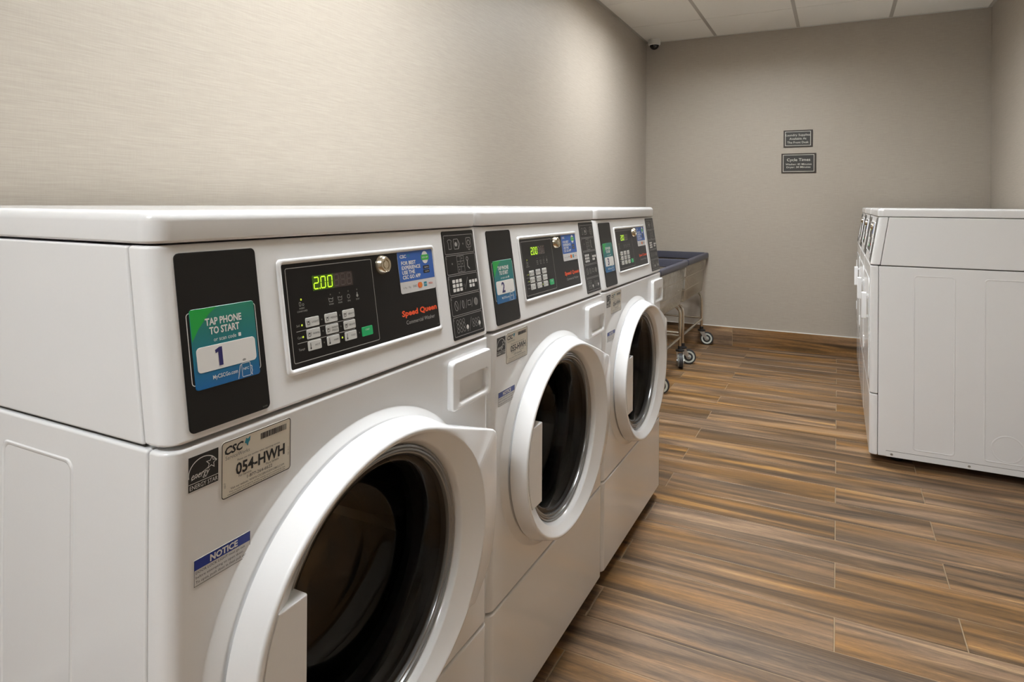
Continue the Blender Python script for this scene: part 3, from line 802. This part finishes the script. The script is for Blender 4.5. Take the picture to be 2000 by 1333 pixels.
washer = thing('front_load_washer', 'white front-loading washer nearest the camera, tap sticker reads 1, service code 054-HWH', 'washing machine', (DX, .4281+WC, 0), group='washers along the left wall')
cabinet(washer); side_rail(washer); feet(washer); lid(washer)
cp = control_panel(washer); control_face(cp)
fp = front_panel(washer); small_stickers(fp)
kick_panel(washer); drawer(washer); washer_door(washer)
w2 = copy_tree(washer); w2.location.y = .4281+WC+.686
w2['label'] = 'white front-loading washer in the middle of the row, tap sticker reads 2, service code 055-HWH'
w3 = copy_tree(washer); w3.location.y = .4281+WC+2*.686
w3['label'] = 'white front-loading washer at the far end beside the carts, tap sticker reads 3'
def child(o, nm): return [x for x in bpy.data.objects if x.parent == o and x.name.split('.')[0] == nm][0]
for o, n_, code in ((washer, '1', '054-HWH'), (w2, '2', '055-HWH'), (w3, '3', '056-HWH')):
    tap_sticker(child(o, 'control_panel'), n_); service_sticker(child(o, 'front_panel'), code)

# dryers: same cabinet family turned to face the washers
DRX, DRY = .7328, 3.2105
dryer = thing('front_load_dryer', 'white dryer nearest the camera with its long side panel in view', 'dryer', (DRX-DX, DRY+.686-WC, 0), PI, 'dryers along the right wall')
def dryer_copy(part):
    c = copy_tree(part); c.parent = dryer; return c
for nm in ('cabinet', 'lid', 'kick_panel'): dryer_copy(child(washer, nm))
for f_ in [x for x in list(bpy.data.objects) if x.parent == washer and x.name.split('.')[0] in ('foot', 'base_rail')]: dryer_copy(f_)
dcp = copy_tree(child(washer, 'control_panel')); dcp.parent = dryer
for x in [x for x in list(bpy.data.objects) if x.parent == dcp and x.name.split('.')[0] == 'tap_to_start_sticker']: bpy.data.objects.remove(x)
dfp = front_panel(dryer, False)
def dryer_door():
    bm = bmesh.new(); u0, v0, u1, v1 = .075, .335, .610, .790
    lo = [[FRO(u, v, h) for u, v in rrect(u0+i, v0+i, u1-i, v1-i, .035, 8)] for i, h in ((0, .0002), (0, .0020), (.0015, .0030), (.05, .0030), (.052, .0024), (.10, .0024))]
    loft(bm, lo); d = finish(bm, 'door', MT['plastic'], dryer)
    bm = bmesh.new()
    for z0, z1 in ((.612, .622), (.705, .715)): box(bm, .002, .560, z0, .020, .582, z1)
    lo = [[(x, p[0], p[1]) for p in rrect(.556+i, .605+i, .588-i, .724-i, .006, 4)] for i, x in ((.001, .010), (0, .011), (0, .028), (.002, .030))]
    loft(bm, lo); off(bm); finish(bm, 'handle', MT['plastic'], d)
    for v in (.41, .70):
        bm = bmesh.new(); loft(bm, [[FRO(u, w_, h) for u, w_ in rrect(.055, v-.03, .078, v+.03, .004)] for h in (.0002, .007)]); finish(bm, 'hinge', MT['plastic'], d)
dryer_door()
d2 = copy_tree(dryer); d2.location.y += .686; d2['label'] = 'white dryer in the middle of the right-hand row, seen edge-on'
d3 = copy_tree(dryer); d3.location.y += 2*.686; d3['label'] = 'white dryer farthest back in the right-hand row near the back wall'

# ------------------------------------------------------------------ laundry carts
cart = thing('laundry_cart', 'chrome wire laundry cart with grey-blue rim standing against the back wall', 'laundry cart', (-.575, 4.945, 0), group='laundry carts')
CX, CY = -.575, 4.945
lx, ly = .2150, .3520     # leg half spacing
def sh(p): return (p[0], p[1], p[2])
TR = .0105
# basket
bm = bmesh.new()
def ring_pts(z, t):      # basket outline half-sizes narrow slightly towards the bottom
    return .245-.03*(1-t), .392-.028*(1-t)
z0, z1 = .430, .700
for t in (0, .30, .64, .97):
    hx, hy = ring_pts(0, t); z = z0+(z1-z0)*t
    tube(bm, [(p[0], p[1], z) for p in rrect(-hx, -hy, hx, hy, .04, 4)]+[(hx, -hy+.04, z)], .0024, 5)
hx0, hy0 = ring_pts(0, 0); hx1, hy1 = ring_pts(0, 1)
n = 31
for k in range(n+1):
    f_ = -1+2*k/n
    for s in (-1, 1): tube(bm, [(s*hx0, f_*(hy0-.03), z0), (s*hx1, f_*(hy1-.03), z1)], .0022, 5)
    tube(bm, [(-hx0, f_*(hy0-.03), z0), (hx0, f_*(hy0-.03), z0)], .0017, 4)
n = 28
for k in range(n+1):
    f_ = -1+2*k/n
    for s in (-1, 1): tube(bm, [(f_*(hx0-.03), s*hy0, z0), (f_*(hx1-.03), s*hy1, z1)], .0017, 4)
    if k % 3 == 0: tube(bm, [(f_*(hx0-.03), -hy0, z0-.004), (f_*(hx0-.03), hy0, z0-.004)], .0024, 4)
finish(bm, 'wire_basket', MT['chrome'], cart)
# vinyl rim
bm = bmesh.new(); lo = []
for i, z in ((.030, .682), (.0, .690), (-.004, .700), (-.004, .722), (0, .730), (.014, .732), (.020, .728), (.022, .676)):
    lo.append([(p[0], p[1], z) for p in rrect(-.258+i, -.398+i, .258-i, .398-i, .03, 5)])
lo.append(lo[0]); loft(bm, lo, False, False); finish(bm, 'rim_bumper', MT['bluevinyl'], cart, 60)
# undercarriage: two bent leg frames along the sides and the cross bars
bm = bmesh.new()
for s in (-1, 1):
    P = [(-lx, s*ly, .135)]+bend((-lx, s*ly, .135), (-lx, s*ly, .418), (lx, s*ly, .418), .065)+bend((-lx, s*ly, .418), (lx, s*ly, .418), (lx, s*ly, .135), .065)+[(lx, s*ly, .135)]
    tube(bm, P, TR, 10)
for z in (.200,):
    for s in (-1, 1): tube(bm, [(s*lx, -ly, z), (s*lx, ly, z)], .0085, 8); tube(bm, [(-lx, s*ly, z+.012), (lx, s*ly, z+.012)], .0085, 8)
for s in (-1, 1): tube(bm, [(s*(lx-.07), -ly, .418), (s*(lx-.07), ly, .418)], .0065, 8)
finish(bm, 'frame', MT['chrome'], cart)
def caster(parent, x, y, rz):
    ca = bmesh.new(); lathe(ca, [(.0135, .118), (.0135, .142)], (0, 0, 0), 14, 1, 'z', True)
    lathe(ca, [(.028, .106), (.030, .110), (.030, .116), (.020, .121)], (0, 0, 0), 18, 1, 'z', True)
    for s in (-1, 1):   # fork
        lo = [[(p[0], s*.020+q, p[1]) for p in ((-.018, .106), (.022, .106), (.052, .048), (.046, .036), (.034, .036), (.026, .048))] for q in (-.0013, .0013)]
        loft(ca, lo)
        lathe(ca, [(.008, s*.021), (.0085, s*.026), (.004, s*.028)], (.040, 0, .050), 12, 0, 'y', True)
    box(ca, -.018, -.021, .104, .022, .021, .107)
    R_ = Matrix.Rotation(rz, 4, 'Z'); bmesh.ops.transform(ca, matrix=Matrix.Translation((x, y, 0)) @ R_, verts=ca.verts)
    c = finish(ca, 'caster', [MT['steel'], MT['blackrub']], parent)
    wb = bmesh.new(); lathe(wb, [(.034, -.0145), (.049, -.0125), (.0505, -.008), (.0505, .008), (.049, .0125), (.034, .0145)], (.040, 0, .0505), 36, 0, 'y', True)
    for s in (-1, 1): lathe(wb, [(.041, s*.0135), (.041, s*.0158), (.030, s*.0150), (.0285, s*.0120), (.018, s*.0120), (.016, s*.0165), (.002, s*.0165)], (.040, 0, .0505), 32, 1, 'y', True)
    bmesh.ops.transform(wb, matrix=Matrix.Translation((x, y, 0)) @ R_, verts=wb.verts)
    finish(wb, 'wheel', [MT['tread'], MT['wheelhub']], c)
caster(cart, lx, ly, .18); caster(cart, lx, -ly, .25); caster(cart, -lx, ly, .3); caster(cart, -lx, -ly, 2.6)
cart2 = thing('laundry_cart', 'chrome wire laundry cart half hidden behind the farthest washer, in front of the wall-side cart', 'laundry cart', (-.572, 4.138, 0), group='laundry carts')
for ch in [x for x in list(bpy.data.objects) if x.parent == cart and x.name.split('.')[0] != 'caster']:
    c = ch.copy(); COL.objects.link(c); c.parent = cart2
caster(cart2, lx, ly, -1.25); caster(cart2, lx, -ly, .2); caster(cart2, -lx, ly, -1.1); caster(cart2, -lx, -ly, 2.9)

# ------------------------------------------------------------------ wall signs and security camera
def sign(name, label, x0, z0, x1, z1, lines):
    o = thing(name, label, 'sign', ((x0+x1)/2, YB, (z0+z1)/2), group='signs on the back wall')
    w_, h_ = x1-x0, z1-z0
    fn = lambda u, v, h: (u, -h, v)
    D = Decal(fn); D.slab(-w_/2, -h_/2, w_/2, h_/2, 'signborder', .002, 0, .006); D.build('plate', o)
    D = Decal(fn); D.frame(-w_/2+.011, -h_/2+.011, w_/2-.013, h_/2-.010, .0035, 'signtext', .001, .0065); D.rect(-w_/2+.0145, -h_/2+.0145, w_/2-.0165, h_/2-.0135, 'signdark', 0, .0063)
    for t, v, cap, wd in lines: D.text(t, -.001, v, cap, 'signtext', wd, 'c', .0067, bold=.005)
    D.build('face', o)
sign('wall_sign', 'smaller dark sign on the back wall, upper one, about laundry supplies', .2325, 1.555, .4355, 1.6845, [('Laundry Supplies', .020, .0155, .168), ('Available At', -.008, .0155, .118), ('The Front Desk', -.036, .0155, .148)])
sign('wall_sign', 'larger dark sign on the back wall, lower one, headed Cycle Times', .2185, 1.3585, .4595, 1.508, [('Cycle Times', .016, .021, .162), ('Washer: 45 Minutes', -.014, .0130, .180), ('Dryer: 30 Minutes', -.036, .0130, .166)])
sc_ = thing('security_camera', 'small white dome security camera on the ceiling in the far left corner', 'security camera', (-.742, 5.245, ZC))
bm = bmesh.new(); lathe(bm, [(.046, 0), (.048, -.006), (.050, -.036), (.047, -.046), (.037, -.049), (.001, -.044)], (0, 0, 0), 40, 0, 'z', False); finish(bm, 'housing', MT['camwhite'], sc_)
bm = bmesh.new(); lathe(bm, [(.0375, -.047)]+[(.0375*math.cos(a), -.047-.036*math.sin(a)) for a in [PI/2*q/8 for q in range(1, 8)]]+[(.001, -.083)], (0, 0, 0), 32, 0, 'z', False); finish(bm, 'dome', MT['camdark'], sc_)
